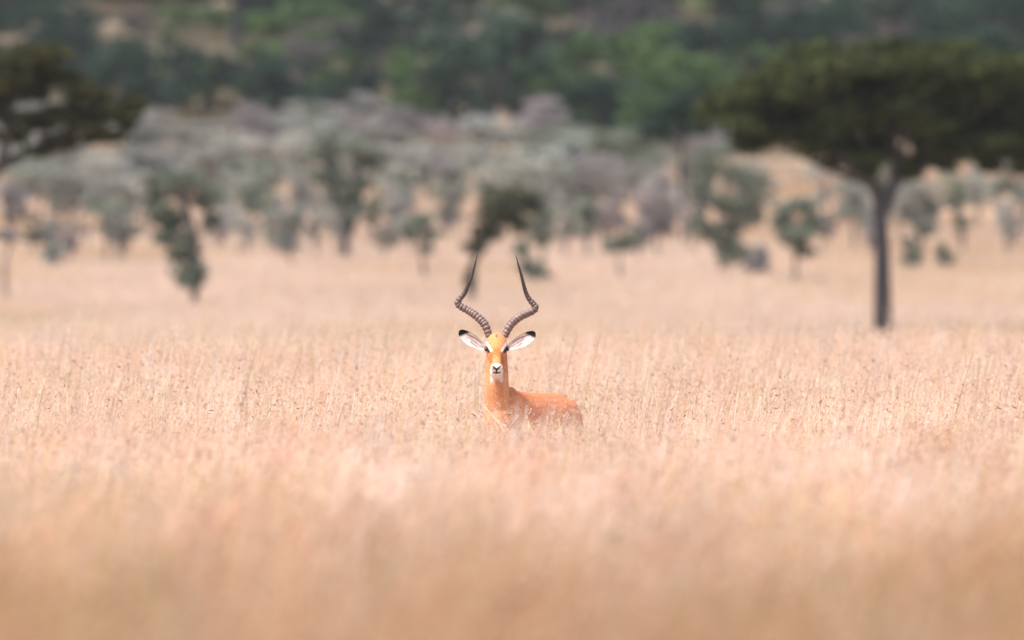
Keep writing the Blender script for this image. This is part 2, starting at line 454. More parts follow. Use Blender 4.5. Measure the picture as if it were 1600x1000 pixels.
scatter_object('tall_grass', [lambda a, k=k: tall_patch(a, 100 + k) for k in range(7)] + [lambda a, k=k: tussock(a, 150 + k, tone=TONES[k]) for k in range(5)]
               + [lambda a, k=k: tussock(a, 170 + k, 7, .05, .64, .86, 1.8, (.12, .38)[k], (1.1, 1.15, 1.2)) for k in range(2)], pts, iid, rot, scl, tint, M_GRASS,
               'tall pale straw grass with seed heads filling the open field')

p = np.vstack([field_points(108, 470, 3.6, 7, 15), field_points(470, 860, 7.5, 14, 16)])
n = len(p); big = np.where(p[:, 1] > 470, 2.0, 1.0)
r = rng(17)
gr = np.clip(np.interp(p[:, 1], [495, 560, 640], [.05, .7, 1.0]) + .25 * wob(p[:, 0], p[:, 1], 40, 31) * (p[:, 1] > 520), 0, 1)[:, None]
tint = straw_tint(p[:, 0], p[:, 1]) * (1 - gr * np.array([.76, .72, .77])) * .82
pts = np.stack([p[:, 0], p[:, 1], zg(p[:, 0], p[:, 1]) - .02], -1)
scl = np.stack([big, big, np.where(big > 1, 1.5, 1) * r.uniform(.8, 1.2, n)], -1)
rot = np.stack([np.zeros(n), np.zeros(n), r.uniform(0, 6.28, n)], -1)
scatter_object('short_grass', [lambda a, k=k: short_patch(a, 200 + k) for k in range(4)], pts, r.integers(0, 4, n), rot, scl, tint, M_SHORT,
               'short cropped straw pasture beyond the tall grass')

# ------------------------------------------------------------------ trees
LEAFCOL = {
    'olive':  [(.050, .052, .025), (.074, .076, .032), (.038, .041, .022)],
    'grey':   [(.265, .285, .255), (.31, .325, .295), (.23, .255, .225), (.28, .28, .27)],
    'greygreen': [(.165, .195, .155), (.20, .225, .18), (.14, .165, .13)],
    'mauve':  [(.245, .235, .242), (.285, .272, .275), (.21, .205, .212)],
    'green':  [(.066, .112, .042), (.094, .142, .050), (.050, .084, .042)],
    'dark':   [(.022, .040, .032), (.034, .058, .040), (.020, .032, .032), (.042, .074, .040)],
    'thorn':  [(.046, .058, .024), (.070, .086, .030), (.036, .044, .022)],
    'oliveg': [(.085, .092, .060), (.11, .115, .075), (.065, .072, .05)],
    'plum':   [(.085, .078, .085), (.12, .105, .11), (.07, .07, .075)],
    'brown':  [(.19, .13, .10), (.24, .17, .13)],
}
def leaves(acc, cen, rad, n, size, cols, r, loose=.45):
    """n leaf sprays in an ellipsoid: some loose, most gathered in small clumps with gaps between"""
    k = max(3, int(n / 28))
    dirs = r.normal(size=(k, 3)); dirs /= np.linalg.norm(dirs, axis=1)[:, None]
    cc = dirs * (r.uniform(.2, 1.02, (k, 1)))
    cr = r.uniform(.10, .26, k)
    pick = r.integers(0, k, n)
    g = r.normal(size=(n, 3)); g /= np.linalg.norm(g, axis=1)[:, None]
    off = cc[pick] + g * (cr[pick] * r.uniform(.1, 1, n) ** .5)[:, None]
    lo = r.random(n) < loose
    off[lo] = (g * r.uniform(.15, 1.6, (n, 1)) ** .5)[lo]
    pos = cen + off * rad
    nrm = r.normal(size=(n, 3)) + np.array([0, 0, .5]); nrm /= np.linalg.norm(nrm, axis=1)[:, None]
    a = np.cross(nrm, r.normal(size=(n, 3))); a /= np.linalg.norm(a, axis=1)[:, None]
    b = np.cross(nrm, a)
    sz = size * r.uniform(.6, 1.4, n)[:, None]
    V = np.stack([pos - a * sz, pos - b * sz * .55, pos + a * sz, pos + b * sz * .55], 1).reshape(-1, 3)
    q = np.arange(4 * n).reshape(n, 4)
    base = np.array(cols)[r.integers(0, len(cols), k)][pick] * r.uniform(.8, 1.2, (n, 1))
    acc.add(V, q, col=np.repeat(base, 4, axis=0))

def build_tree(name, base, stems, blobs, leafkind, label, seed, group=None, vary=0.0, cat='tree', leaf=.11, dens=1.0, bark=None, rad=.12, forks=None, extra=None, limb_to=None):
    """base: world point; stems: polylines (local, metres) for the trunk with radii; blobs: crown ellipsoids (cx,cy,cz,rx,ry,rz), local"""
    r = rng(seed)
    root = empty(name, base)
    tag(root, label, cat, group)
    T = Acc()
    for P, R0, R1 in stems:
        P = np.asarray(P, float)
        n = max(6, len(P) * 4)
        path = catmull(P, n)
        rr = np.interp(np.linspace(0, 1, n), [0, .06, 1], [R0 * 1.15, R0, R1])
        T.add(*tube(path, rr, 9))
    tips = [np.asarray(s[0][-1], float) for s in stems] + [np.asarray(f, float) for f in (forks or [])]
    for bl in (limb_to if limb_to is not None else blobs[::2]):
        c = np.array(bl[:3]); rd = np.array(bl[3:])
        t = min(tips, key=lambda q: np.linalg.norm(q - c))
        for j in range(1):
            e = c + r.normal(0, .38, 3) * rd + np.array([0, 0, -.1]) * rd
            mid = t + (e - t) * .5 + np.array([0, 0, .10]) * np.linalg.norm(e - t) + r.normal(0, .06, 3) * np.linalg.norm(e - t)
            path = catmull([t, mid, e], 8)
            T.add(*tube(path, np.interp(np.linspace(0, 1, 8), [0, 1], [rad * .45, rad * .08]), 6))
    T.obj('trunk', bark or M_BARK, root, True)
    A = Acc()
    pal = np.array(LEAFCOL[leafkind]) * np.exp(r.normal(0, vary)) * (1 + r.normal(0, vary * .14, 3))
    for bl in blobs:
        c = np.array(bl[:3]); rd = np.array(bl[3:])
        n = int(dens * 5.5 * (rd[0] * rd[1] + rd[0] * rd[2] + rd[1] * rd[2]) / (leaf * leaf)) + 12
        leaves(A, c, rd, n, leaf, pal, r)
    if extra:
        for kind, bl, dd in extra:
            c = np.array(bl[:3]); rd = np.array(bl[3:])
            n = int(dd * 10 * (rd[0] * rd[1] + rd[0] * rd[2] + rd[1] * rd[2]) / (leaf * leaf) * .55) + 20
            leaves(A, c, rd, n, leaf, LEAFCOL[kind], r)
    A.obj('crown', M_LEAF, root)
    return root

def tree_px(name, x, row, blobs_px, leafkind, label, seed, d=None, stem=None, r_base=.1, depth=.9, plates=True, limb_step=1, **kw):
    """tree whose trunk meets the ground at picture column x, row; crown blobs measured in picture pixels, rebuilt in metres at its own distance"""
    d = d or dist_of_row(row)
    s = FPX / d
    bx = (x - 800) / s
    bz = float(zg(np.array([bx]), np.array([d]))[0])
    rr = rng(seed + 9)
    def loc(px, py, dy=0.0):
        return (((px - 800) / s) - bx, dy, EYE - (py - Y0) / s - bz)
    blobs = []; limbs = []
    for b in blobs_px:
        cx, cy, rx, ry = b[:4]
        w = b[4] if len(b) > 4 else max(rx, ry)
        dep = rr.uniform(-.5, .5) * w / s * .8 if len(b) < 6 else b[5]
        c = loc(cx, cy, dep)
        limbs.append((*c, rx / s, w / s * depth, ry / s))
        if plates:
            for k in range(8):
                o3 = rr.normal(size=3); o3 = o3 / np.linalg.norm(o3) * rr.uniform(.25, .75)
                blobs.append((c[0] + o3[0] * rx / s, c[1] + o3[1] * w / s * depth, c[2] + o3[2] * ry / s, rx / s * rr.uniform(.42, .78), w / s * depth * rr.uniform(.42, .78), max(.06, ry / s * rr.uniform(.28, .55))))
        else:
            blobs.append((*c, rx / s, w / s * depth, ry / s))
    if stem is None:
        cx = np.mean([b[0] for b in blobs_px]); low = max(b[1] for b in blobs_px)
        stem = [[(x, None), ((x * 2 + cx) / 3 + rr.normal(0, 3), (row + low) / 2), (cx, low)]]
    stems = []
    for pl in stem:
        P = []
        for q in pl:
            if q[1] is None: P.append((((q[0] - 800) / s) - bx, 0, -.15))
            else: P.append(loc(q[0], q[1], q[2] / s if len(q) > 2 else rr.normal(0, .06)))
        stems.append((P, r_base if pl is stem[0] else r_base * .7, r_base * .55))
    return build_tree(name, (bx, d, bz), stems, blobs, leafkind, label, seed, rad=r_base, limb_to=limbs[::limb_step], **kw)

# the big umbrella thorn on the right
tree_px('umbrella_thorn_tree', 1380, 520,
    [(1150, 165, 52, 42, 60), (1120, 165, 30, 24, 40), (1215, 125, 70, 45, 110, -.9), (1235, 130, 80, 50, 110, 1.1), (1320, 112, 85, 42, 120, -1.2), (1340, 115, 90, 45, 120, 1.3),
     (1430, 112, 90, 42, 120, -1.3), (1450, 110, 90, 42, 120, 1.2), (1545, 125, 90, 50, 110, -1.0), (1560, 128, 90, 50, 110, 1.0), (1640, 150, 60, 45, 70), (1680, 165, 45, 35, 50),
     (1210, 180, 62, 32, 80), (1300, 175, 75, 42, 100), (1390, 170, 75, 40, 110), (1470, 185, 75, 45, 100), (1560, 195, 80, 50, 90), (1640, 205, 50, 35, 70),
     (1195, 218, 46, 15, 50), (1275, 228, 45, 16, 60), (1330, 225, 38, 22, 60), (1455, 228, 36, 24, 60), (1520, 232, 50, 24, 70), (1590, 238, 46, 20, 60), (1400, 205, 60, 36, 90), (1350, 245, 40, 16, 60), (1425, 250, 34, 16, 60), (1560, 230, 50, 26, 90), (1490, 215, 60, 34, 90), (1240, 205, 60, 26, 80), (1160, 195, 50, 22, 60), (1175, 232, 22, 9, 30), (1305, 252, 26, 12, 40), (1350, 268, 26, 12, 40), (1420, 272, 22, 10, 40), (1475, 255, 26, 14, 40), (1545, 256, 24, 12, 40), (1600, 262, 22, 10, 40), (1270, 78, 40, 14, 60), (1390, 72, 50, 14, 70), (1500, 80, 44, 16, 60), (1105, 178, 16, 12, 30)],
    'thorn', 'large dark flat-topped umbrella thorn tree with a single straight grey trunk', 1, d=272,
    stem=[[(1380, None), (1379, 450), (1378, 370), (1372, 310), (1366, 290)], [(1382, 330), (1392, 300), (1398, 285)]],
    r_base=.23, depth=.95, leaf=.10, dens=.62, bark=M_BARK_D, limb_step=2, forks=[],)

# the olive tree reaching into the frame on the left; its trunk stands outside the picture
tree_px('thorn_tree', -38, 512,
    [(15, 100, 65, 34, 70), (70, 92, 48, 28, 60), (30, 130, 60, 26, 60), (150, 150, 44, 22, 50), (100, 175, 40, 18, 50), (60, 190, 36, 16, 50), (205, 165, 26, 18, 30), (20, 215, 26, 14, 40), (165, 215, 34, 12, 40), (-60, 100, 60, 34, 80), (-10, 150, 50, 26, 60), (-110, 150, 60, 36, 70), (45, 150, 26, 16, 40), (172, 172, 38, 22, 45), (135, 198, 42, 18, 50),
     (195, 190, 24, 16, 30), (95, 222, 36, 12, 40), (60, 235, 20, 8, 30), (8, 182, 20, 24, 40), (110, 125, 26, 12, 40), (-60, 200, 40, 20, 60)],
    'olive', 'dark olive thorn tree with loose layered branches opposite the umbrella thorn', 2, d=240,
    stem=[[(-38, None), (-34, 400), (-22, 300), (2, 252)], [(2, 252), (12, 215), (10, 180)], [(-10, 268), (40, 240), (90, 215), (140, 190)], [(-22, 300), (-60, 230), (-70, 160)]],
    r_base=.17, leaf=.09, dens=.62, bark=M_BARK_D)

G_MID = None
SPEC = [
 # name, x, row, blobs, leaf, label, kw
 ('thorn_bush_tree', 300, 486, [(250, 285, 28, 20), (290, 280, 40, 16), (325, 295, 22, 20), (255, 330, 24, 26), (262, 372, 26, 22), (285, 395, 26, 24), (330, 350, 20, 24), (290, 430, 26, 20), (240, 305, 18, 24), (315, 315, 26, 18), (275, 340, 30, 22), (300, 375, 26, 20), (310, 420, 22, 22)],
   'greygreen', 'ragged grey-green thorn tree with its foliage reaching low down its trunk', dict(r_base=.12, dens=.42, stem=[[(300, None), (306, 440), (304, 395), (300, 350), (285, 300)]])),
 ('thorn_bush_tree', 541, 412, [(500, 240, 28, 20), (550, 232, 34, 20), (575, 255, 22, 22), (520, 275, 34, 20), (565, 285, 24, 18), (535, 305, 36, 16), (510, 215, 20, 14), (548, 330, 20, 16)],
   'greygreen', 'tall thorn tree with a broad green crown and a stout dark forked trunk', dict(r_base=.19, dens=.5, bark=M_BARK_D, stem=[[(541, None), (540, 385), (538, 355), (525, 300)], [(541, 375), (556, 335), (565, 300)]])),
 ('thorn_bush_tree', 737, 478, [(800, 305, 34, 20), (770, 330, 36, 22), (830, 320, 20, 18), (755, 360, 28, 22), (740, 385, 22, 14), (735, 435, 12, 16), (790, 345, 30, 18), (815, 345, 22, 20), (765, 300, 22, 12)],
   'oliveg', 'dark thorn tree leaning sideways right behind the impala\'s horns', dict(r_base=.13, dens=.50, bark=M_BARK_D, stem=[[(737, None), (736, 440), (742, 405), (768, 350), (790, 315)]])),
 ('small_bush', 832, 446, [(830, 420, 24, 18), (845, 435, 18, 12), (815, 390, 16, 20)],
   'greygreen', 'low grey-green bush close to the leaning dark thorn tree', dict(r_base=.05, dens=.5, cat='bush')),
 ('thorn_sapling', 972, 442, [(968, 380, 22, 16), (985, 370, 16, 10), (955, 388, 12, 10)],
   'greygreen', 'small thorn sapling with a short funnel-shaped crown standing alone on open grass', dict(r_base=.06, dens=.6)),
 ('thorn_bush_tree', 1120, 432, [(1110, 260, 30, 24), (1150, 270, 36, 24), (1185, 290, 26, 24), (1095, 300, 24, 24), (1135, 320, 40, 28), (1170, 335, 26, 24), (1120, 365, 38, 26), (1150, 395, 30, 20), (1095, 350, 20, 24), (1130, 235, 24, 14)],
   'greygreen', 'big dense grey-green thorn tree, widest of the scrub beside the umbrella thorn', dict(r_base=.14, dens=.46)),
 ('leafless_bush', 1182, 436, [(1182, 412, 20, 18), (1190, 395, 14, 12)],
   'mauve', 'dark mauve leafless bush under the big dense thorn tree', dict(r_base=.06, dens=.55, cat='bush', bark=M_BARK_D)),
 ('round_bush_tree', 1247, 446, [(1245, 322, 34, 16), (1225, 345, 20, 22), (1262, 350, 22, 24), (1240, 372, 26, 18), (1255, 390, 18, 12)],
   'greygreen', 'compact rounded dark thorn tree with a green clump at its foot', dict(r_base=.08, dens=1.0, extra=[('green', None, .5)])),
 ('thorn_sapling', 12, 474, [(12, 300, 26, 22), (30, 320, 16, 16), (8, 370, 20, 10)],
   'mauve', 'thin pale sapling on a bare pole trunk below the dark olive tree', dict(r_base=.07, dens=.4)),
 ('thorn_sapling', 86, 424, [(85, 285, 30, 22), (60, 275, 18, 14), (108, 275, 16, 14), (88, 320, 16, 14), (85, 392, 20, 14), (80, 408, 16, 10)],
   'grey', 'grey sapling with a separate tuft of low leaves round its foot', dict(r_base=.07, dens=.55)),
 ('thorn_sapling', 190, 398, [(180, 290, 34, 20), (205, 310, 16, 16), (160, 305, 18, 14)],
   'grey', 'grey thorn sapling on a thin upright stem amid bare saplings', dict(r_base=.05, dens=.5)),
 ('bare_sapling', 140, 402, [(140, 322, 12, 22), (150, 300, 14, 14)], 'mauve', 'bare slender sapling among the scrub', dict(r_base=.045, dens=.25)),
 ('bare_sapling', 162, 396, [(165, 325, 12, 22)], 'mauve', 'bare slender sapling among the scrub', dict(r_base=.045, dens=.25)),
 ('thorn_sapling', 455, 428, [(445, 345, 26, 16), (465, 330, 18, 14), (430, 370, 16, 12), (450, 385, 20, 12), (425, 335, 14, 10)],
   'grey', 'pale grey thorn sapling next to the tall broad-crowned thorn tree', dict(r_base=.07, dens=.5)),
 ('thorn_sapling', 662, 442, [(655, 345, 24, 16), (672, 365, 16, 14), (640, 365, 12, 12), (665, 390, 14, 10)],
   'greygreen', 'slim thorn sapling with a thin narrow crown in the open scrub', dict(r_base=.08, dens=.42)),
 ('thorn_bush_tree', 1335, 400, [(1335, 305, 24, 22), (1350, 335, 16, 18), (1318, 330, 14, 18)],
   'grey', 'grey thorn tree standing right behind the umbrella thorn\'s trunk', dict(r_base=.07, dens=.5)),
 ('thorn_bush_tree', 1440, 408, [(1430, 300, 30, 26), (1455, 320, 24, 24), (1415, 330, 18, 18), (1440, 350, 22, 14)],
   'grey', 'pale rounded thorn tree beneath the umbrella thorn\'s canopy', dict(r_base=.07, dens=.5)),
 ('small_bush', 1476, 424, [(1476, 405, 14, 16), (1470, 392, 10, 10)], 'greygreen', 'small dark bush on the pasture near the umbrella thorn', dict(r_base=.04, dens=.7, cat='bush')),
 ('small_bush', 1425, 426, [(1428, 405, 16, 18), (1420, 380, 10, 14)], 'greygreen', 'small dark bush on the pasture near the umbrella thorn', dict(r_base=.04, dens=.5, cat='bush')),
]
for i, (nm, x, row, bl, lk, lab, kw) in enumerate(SPEC):
    ex = kw.pop('extra', None)
    grp = 'bare slender saplings' if nm == 'bare_sapling' else ('small dark bushes on the pasture' if 'pasture near' in lab else None)
    tree_px(nm, x, row, bl, lk, lab, 300 + i, group=grp, leaf=.10, **kw)
    if ex:
        d = dist_of_row(row + 4); s = FPX / d
        A = Acc(); rr = rng(77)
        o_ = empty('leafy_shrub', ((1255 - 800) / s, d - 1.2, float(zg(np.array([(1255 - 800) / s]), np.array([d - 1.2]))[0])))
        tag(o_, 'flat bright green shrub at the foot of the rounded thorn tree', 'bush')
        T = Acc(); T.add(*tube(catmull([(0, 0, -.1), (.1, 0, .15), (.25, .05, .3)], 6), np.linspace(.025, .01, 6), 6)); T.add(*tube(catmull([(0, 0, -.1), (-.15, 0, .12), (-.35, .05, .25)], 6), np.linspace(.025, .01, 6), 6)); T.obj('stem', M_BARK, o_, True)
        for cx in (-.45, 0, .45): leaves(A, np.array([cx, 0, .16]), np.array([.34, .35, .17]), 200, .07, LEAFCOL['green'], rr)
        A.obj('crown', M_LEAF, o_)

# scrub and hillside: (x, top row, base row, width in px, leaf kind)
SCRUB = [
 (60, 243, 352, 120, 'grey'), (18, 268, 395, 70, 'mauve'), (150, 238, 345, 110, 'grey'), (205, 222, 340, 100, 'mauve'), (255, 226, 338, 120, 'grey'), (330, 190, 322, 100, 'grey'),
 (383, 152, 318, 100, 'mauve'), (432, 192, 335, 110, 'grey'), (466, 172, 305, 70, 'grey'), (400, 238, 372, 90, 'greygreen'), (300, 178, 300, 90, 'grey'), (355, 262, 390, 60, 'grey'),
 (592, 180, 322, 90, 'grey'), (640, 205, 342, 110, 'grey'), (572, 140, 282, 90, 'mauve'), (625, 160, 285, 90, 'mauve'), (695, 168, 300, 60, 'mauve'), (716, 212, 338, 60, 'grey'),
 (770, 215, 350, 110, 'grey'), (805, 245, 372, 120, 'grey'), (862, 240, 378, 110, 'grey'), (925, 238, 372, 110, 'grey'), (985, 190, 322, 130, 'greygreen'), (1035, 232, 345, 70, 'grey'),
 (848, 148, 272, 90, 'mauve'), (905, 205, 318, 90, 'grey'), (944, 312, 388, 46, 'mauve'), (885, 300, 402, 60, 'grey'), (1104, 190, 320, 80, 'mauve'), (620, 250, 372, 70, 'grey'),
 (480, 250, 378, 70, 'grey'), (230, 262, 372, 70, 'grey'), (110, 268, 372, 60, 'grey'), (1090, 215, 352, 80, 'grey'), (1190, 250, 362, 80, 'grey'), (1290, 245, 352, 60, 'grey'),
 (1490, 262, 352, 60, 'greygreen'), (1528, 258, 350, 40, 'grey'), (1585, 235, 340, 70, 'greygreen'), (1370, 240, 345, 90, 'greygreen'), (1560, 268, 345, 40, 'grey'), (745, 170, 300, 60, 'grey'),
 (520, 182, 300, 80, 'grey'), (545, 238, 345, 70, 'grey'), (960, 245, 350, 80, 'grey'), (668, 215, 318, 50, 'grey'), (700, 245, 352, 40, 'grey'), (600, 345, 415, 50, 'grey'), (385, 340, 408, 40, 'grey'),
 (1030, 268, 362, 60, 'mauve'), (1290, 330, 400, 40, 'mauve'), (1005, 345, 402, 26, 'brown'), (1360, 345, 412, 30, 'mauve'),
]
HILL = [
 (250, 42, 190, 180, 'dark'), (195, 85, 190, 90, 'dark'), (320, 85, 185, 110, 'dark'), (285, 70, 180, 90, 'green'), (60, 8, 150, 190, 'dark'), (120, 45, 160, 90, 'dark'), (440, 85, 195, 130, 'dark'),
 (390, 100, 190, 90, 'dark'), (500, 110, 205, 100, 'dark'), (545, 60, 190, 90, 'green'), (590, 95, 215, 80, 'dark'), (640, 70, 200, 120, 'green'), (660, 130, 225, 70, 'green'), (760, 5, 228, 170, 'dark'),
 (715, 75, 215, 90, 'dark'), (800, 60, 225, 100, 'dark'), (700, 120, 220, 60, 'dark'), (890, 75, 220, 120, 'green'), (870, 115, 215, 90, 'dark'), (945, 40, 215, 140, 'green'), (940, 115, 225, 120, 'dark'),
 (1010, 100, 228, 110, 'dark'), (1000, 55, 205, 120, 'green'), (1055, 70, 235, 150, 'green'), (1060, 130, 242, 90, 'dark'), (1110, 20, 190, 130, 'dark'), (1180, -10, 175, 160, 'dark'), (1250, 10, 165, 130, 'dark'),
 (1330, 30, 185, 110, 'mauve'), (1290, -20, 120, 150, 'dark'), (1390, 40, 170, 90, 'mauve'), (1480, -10, 170, 140, 'dark'), (1560, -20, 165, 170, 'dark'), (1520, 40, 190, 130, 'dark'), (1610, 20, 190, 110, 'dark'),
 (470, -60, 40, 190, 'dark'), (560, -50, 45, 150, 'dark'), (630, -60, 45, 110, 'green'), (250, -70, 12, 160, 'dark'), (170, -70, 12, 130, 'dark'), (330, -60, 12, 120, 'dark'), (700, -60, 20, 120, 'dark'),
 (820, -55, 15, 120, 'green'), (905, -60, 50, 130, 'dark'), (980, -50, 60, 130, 'dark'), (1050, -60, 60, 140, 'green'), (1130, -60, 55, 150, 'dark'), (1400, -60, 50, 130, 'dark'), (1470, -60, 60, 150, 'dark'), (1590, -60, 60, 160, 'dark'),
 (30, -60, 30, 150, 'dark'), (20, -20, 70, 150, 'dark'), (95, 0, 95, 120, 'dark'), (-20, 20, 110, 130, 'dark'), (215, 15, 70, 60, 'plum'), (300, 5, 60, 110, 'green'), (410, 20, 75, 90, 'green'), (280, -40, 25, 200, 'dark'), (150, -45, 18, 160, 'plum'), (480, 55, 150, 90, 'mauve'), (420, 62, 140, 80, 'green'), (790, 80, 175, 60, 'green'), (1200, 60, 200, 110, 'green'), (1440, 70, 190, 90, 'dark'), (1120, 110, 225, 80, 'green'), (860, 30, 150, 90, 'dark'),
]
HILL = [(a, b, c, d, 'plum' if e == 'mauve' else e) for a, b, c, d, e in HILL]
rs = rng(4242)
for k in range(30):       # slender saplings in front of the thicket, crowns reaching low
    row = rs.uniform(380, 424); x_ = [rs.uniform(20, 720), rs.uniform(20, 720), rs.uniform(790, 1100), rs.uniform(1290, 1520)][rs.integers(4)]; SCRUB.append((x_, row - rs.uniform(70, 125), row, rs.uniform(30, 60), ['grey', 'mauve', 'greygreen'][rs.integers(3)]))
for k in range(26):       # thin wispy saplings between the thorn trees
    row = rs.uniform(345, 412); SCRUB.append((rs.uniform(-10, 1610), row - rs.uniform(55, 110), row, rs.uniform(26, 55), ['grey', 'mauve', 'grey', 'greygreen'][rs.integers(4)]))
for k in range(30):       # the back of the thicket, where the slope begins
    row = rs.uniform(225, 318); SCRUB.append((rs.uniform(-10, 1120) if k > 7 else rs.uniform(200, 400), row - rs.uniform(60, 100), row, rs.uniform(60, 120), ['grey', 'mauve', 'grey', 'greygreen', 'mauve'][rs.integers(5)]))
for k in range(34):       # low bushes and small trees that break up the open slope
    row = rs.uniform(25, 150); HILL.append((rs.uniform(370, 1100), row - rs.uniform(22, 60), row, rs.uniform(40, 95), ['green', 'dark', 'plum', 'plum', 'greygreen'][rs.integers(5)]))
for k in range(40):
    row = rs.uniform(20, 130); HILL.append((rs.uniform(380, 1620), row - rs.uniform(50, 100), row, rs.uniform(70, 130), ['green', 'dark', 'dark', 'plum'][rs.integers(4)]))
KINDNAME = {('s', 'grey'): ('thorn_tree', 'pale grey thorn tree'), ('s', 'greygreen'): ('thorn_tree', 'grey-green thorn tree'), ('s', 'mauve'): ('leafless_tree', 'mauve-grey leafless tree'),
 ('s', 'brown'): ('dry_bush', 'dry brown bush'), ('h', 'dark'): ('evergreen_tree', 'blackish-green tree'), ('h', 'green'): ('leafy_tree', 'fresh green tree'), ('h', 'plum'): ('leafless_tree', 'plum-grey leafless tree'), ('h', 'greygreen'): ('bushy_tree', 'grey-green bushy tree')}
MARKS = [(-999, 225, 'the dark olive thorn tree'), (225, 420, 'the ragged low-leaved thorn tree'), (420, 620, 'the stout broad-crowned thorn tree'), (620, 740, 'the slim narrow-crowned sapling'),
 (740, 900, 'the leaning dark thorn tree'), (900, 1040, 'the lone funnel-shaped sapling'), (1040, 1215, 'the big dense thorn tree'), (1215, 1310, 'the compact rounded thorn tree'), (1310, 9999, 'the umbrella thorn')]
def describe(x, H, W, row, kind, zone):
    nm, k = KINDNAME[(zone, kind)]
    size = ('broad' if W * 2 > (3.0 if zone == 's' else 4.6) else 'narrow' if W * 2 < (1.9 if zone == 's' else 3.4) else 'medium-sized')
    where = ('before the thicket' if row > 365 else 'deep in the thicket' if row < 325 else 'in the thicket') if zone == 's' else ('high on the hillside' if row < 110 else 'at the hill foot' if row > 200 else 'on the wooded hillside')
    mark = next(m for a, b, m in MARKS if a <= x < b)
    lab = f'{size} {k} {where} behind {mark}'
    return nm, lab, lab
def bulk(x, top, row, wpx, kind, zone, seed):
    d = dist_of_row(row); s = FPX / d
    r = rng(seed)
    d += r.uniform(-4, 4)
    bx = (x - 800) / s; bz = float(zg(np.array([bx]), np.array([d]))[0])
    H = max(1.2, EYE - (top - Y0) * d / FPX - bz); W = wpx / s / 2 * (1.15 if zone == 's' else 1.1)
    nm, lab, grp = describe(x, H, W, row, kind, zone)
    blobs = []
    if zone == 's':
        trunk_h = H * r.uniform(.34, .46)
        nb = int(np.clip(14 + 8 * W, 12, 34))
        for k in range(nb):
            t = r.uniform(.42, 1.0); q = np.sqrt(r.random()) * W * (.30 + .70 * t ** 1.5); a = r.uniform(0, 6.28)
            rz = H * r.uniform(.030, .065)
            blobs.append((q * np.cos(a), q * np.sin(a), H * t * (1 - .10 * (q / W) ** 2) - rz, W * r.uniform(.20, .42), W * r.uniform(.20, .42), rz))
        dens, rb, leaf = (.50 if kind != 'mauve' else .36) * r.uniform(.7, 1.25), .032 * H ** .9, .085
    else:
        trunk_h = H * r.uniform(.22, .34)
        for k in range(20):
            a = r.uniform(0, 6.28); q = np.sqrt(r.random()) * W * .9
            z = r.uniform(.20, .92) * H
            rz = r.uniform(.07, .13) * H
            blobs.append((q * np.cos(a), q * np.sin(a), min(z, (H - rz) * (1 - .16 * (q / W) ** 2)), W * r.uniform(.22, .46), W * r.uniform(.22, .46), rz))
        dens, rb, leaf = (.60 if kind not in ('mauve', 'plum') else .36) * r.uniform(.75, 1.2), .04 * H, .15
    stem = [([(0, 0, -.3), (r.normal(0, .05), r.normal(0, .05), trunk_h * .6), (r.normal(0, .12 * W), r.normal(0, .1 * W), trunk_h)], rb, rb * .6)]
    build_tree(nm, (bx, d, bz), stem, blobs, kind, lab, seed, grp, cat='tree' if kind != 'brown' else 'bush', leaf=leaf, dens=dens, bark=M_BARK_D if zone == 'h' else M_BARK, rad=rb, vary=.2)
for i, t in enumerate(SCRUB): bulk(*t, 's', 1000 + i)
for i, t in enumerate(HILL): bulk(*t, 'h', 2000 + i)
# two tall hillside trees whose trunks stand clear of the other crowns
tree_px('tall_tree', 370, 85, [(340, -30, 60, 30), (400, -35, 60, 32), (370, -60, 70, 30)], 'dark', 'tall dark-trunked tree standing clear on the upper slope of the hill', 2901, r_base=.42, leaf=.2, dens=.8, bark=M_BARK_D,
        stem=[[(370, None), (369, 50), (371, 10), (370, -25)]])
tree_px('tall_tree', 1066, 385, [(1040, 190, 40, 22), (1085, 195, 40, 24), (1065, 165, 44, 22), (1020, 200, 26, 14)], 'dark', 'slender tall tree with a long bare pole trunk rising through the scrub', 2902, r_base=.11, leaf=.14, dens=.7, bark=M_BARK_D,
        stem=[[(1066, None), (1069, 330), (1064, 270), (1066, 215)]])

# ------------------------------------------------------------------ impala
IX = (776 - 800) / FPX * D_IMP
IZ = float(zg(np.array([IX]), np.array([D_IMP]))[0])
imp = empty('impala', (IX, D_IMP, IZ))
tag(imp, 'male impala with tall curved horns standing in tall straw grass, facing ahead', 'antelope')
S = FPX / D_IMP
def pl(px, py, y=0.0):
    return np.array([(px - 776) / S, y, EYE - (py - Y0) / S - IZ])

def loft(secs, m=20):
    """secs: list of (center, axis_a*ra, axis_b*rb); closed loft"""
    a = np.linspace(0, 2 * np.pi, m, endpoint=False)
    rings = np.array([np.array(c) + np.cos(a)[:, None] * np.array(u) + np.sin(a)[:, None] * np.array(v) for c, u, v in secs])
    n = len(secs); idx = np.arange(n * m).reshape(n, m); nx = np.roll(idx, -1, 1)
    q = np.stack([idx[:-1], nx[:-1], nx[1:], idx[1:]], -1).reshape(-1, 4)
    V = np.vstack([rings.reshape(-1, 3), np.array(secs[0][0]), np.array(secs[-1][0])])
    t = np.vstack([np.stack([nx[0], idx[0], np.full(m, n * m)], -1), np.stack([idx[-1], nx[-1], np.full(m, n * m + 1)], -1)])
    return V, q, t
def dense(secs, k=5):
    A = catmull(np.array([np.concatenate([np.array(c), np.array(u), np.array(v)]) for c, u, v in secs]), (len(secs) - 1) * k + 1)
    return [(r_[:3], r_[3:6], r_[6:9]) for r_ in A]

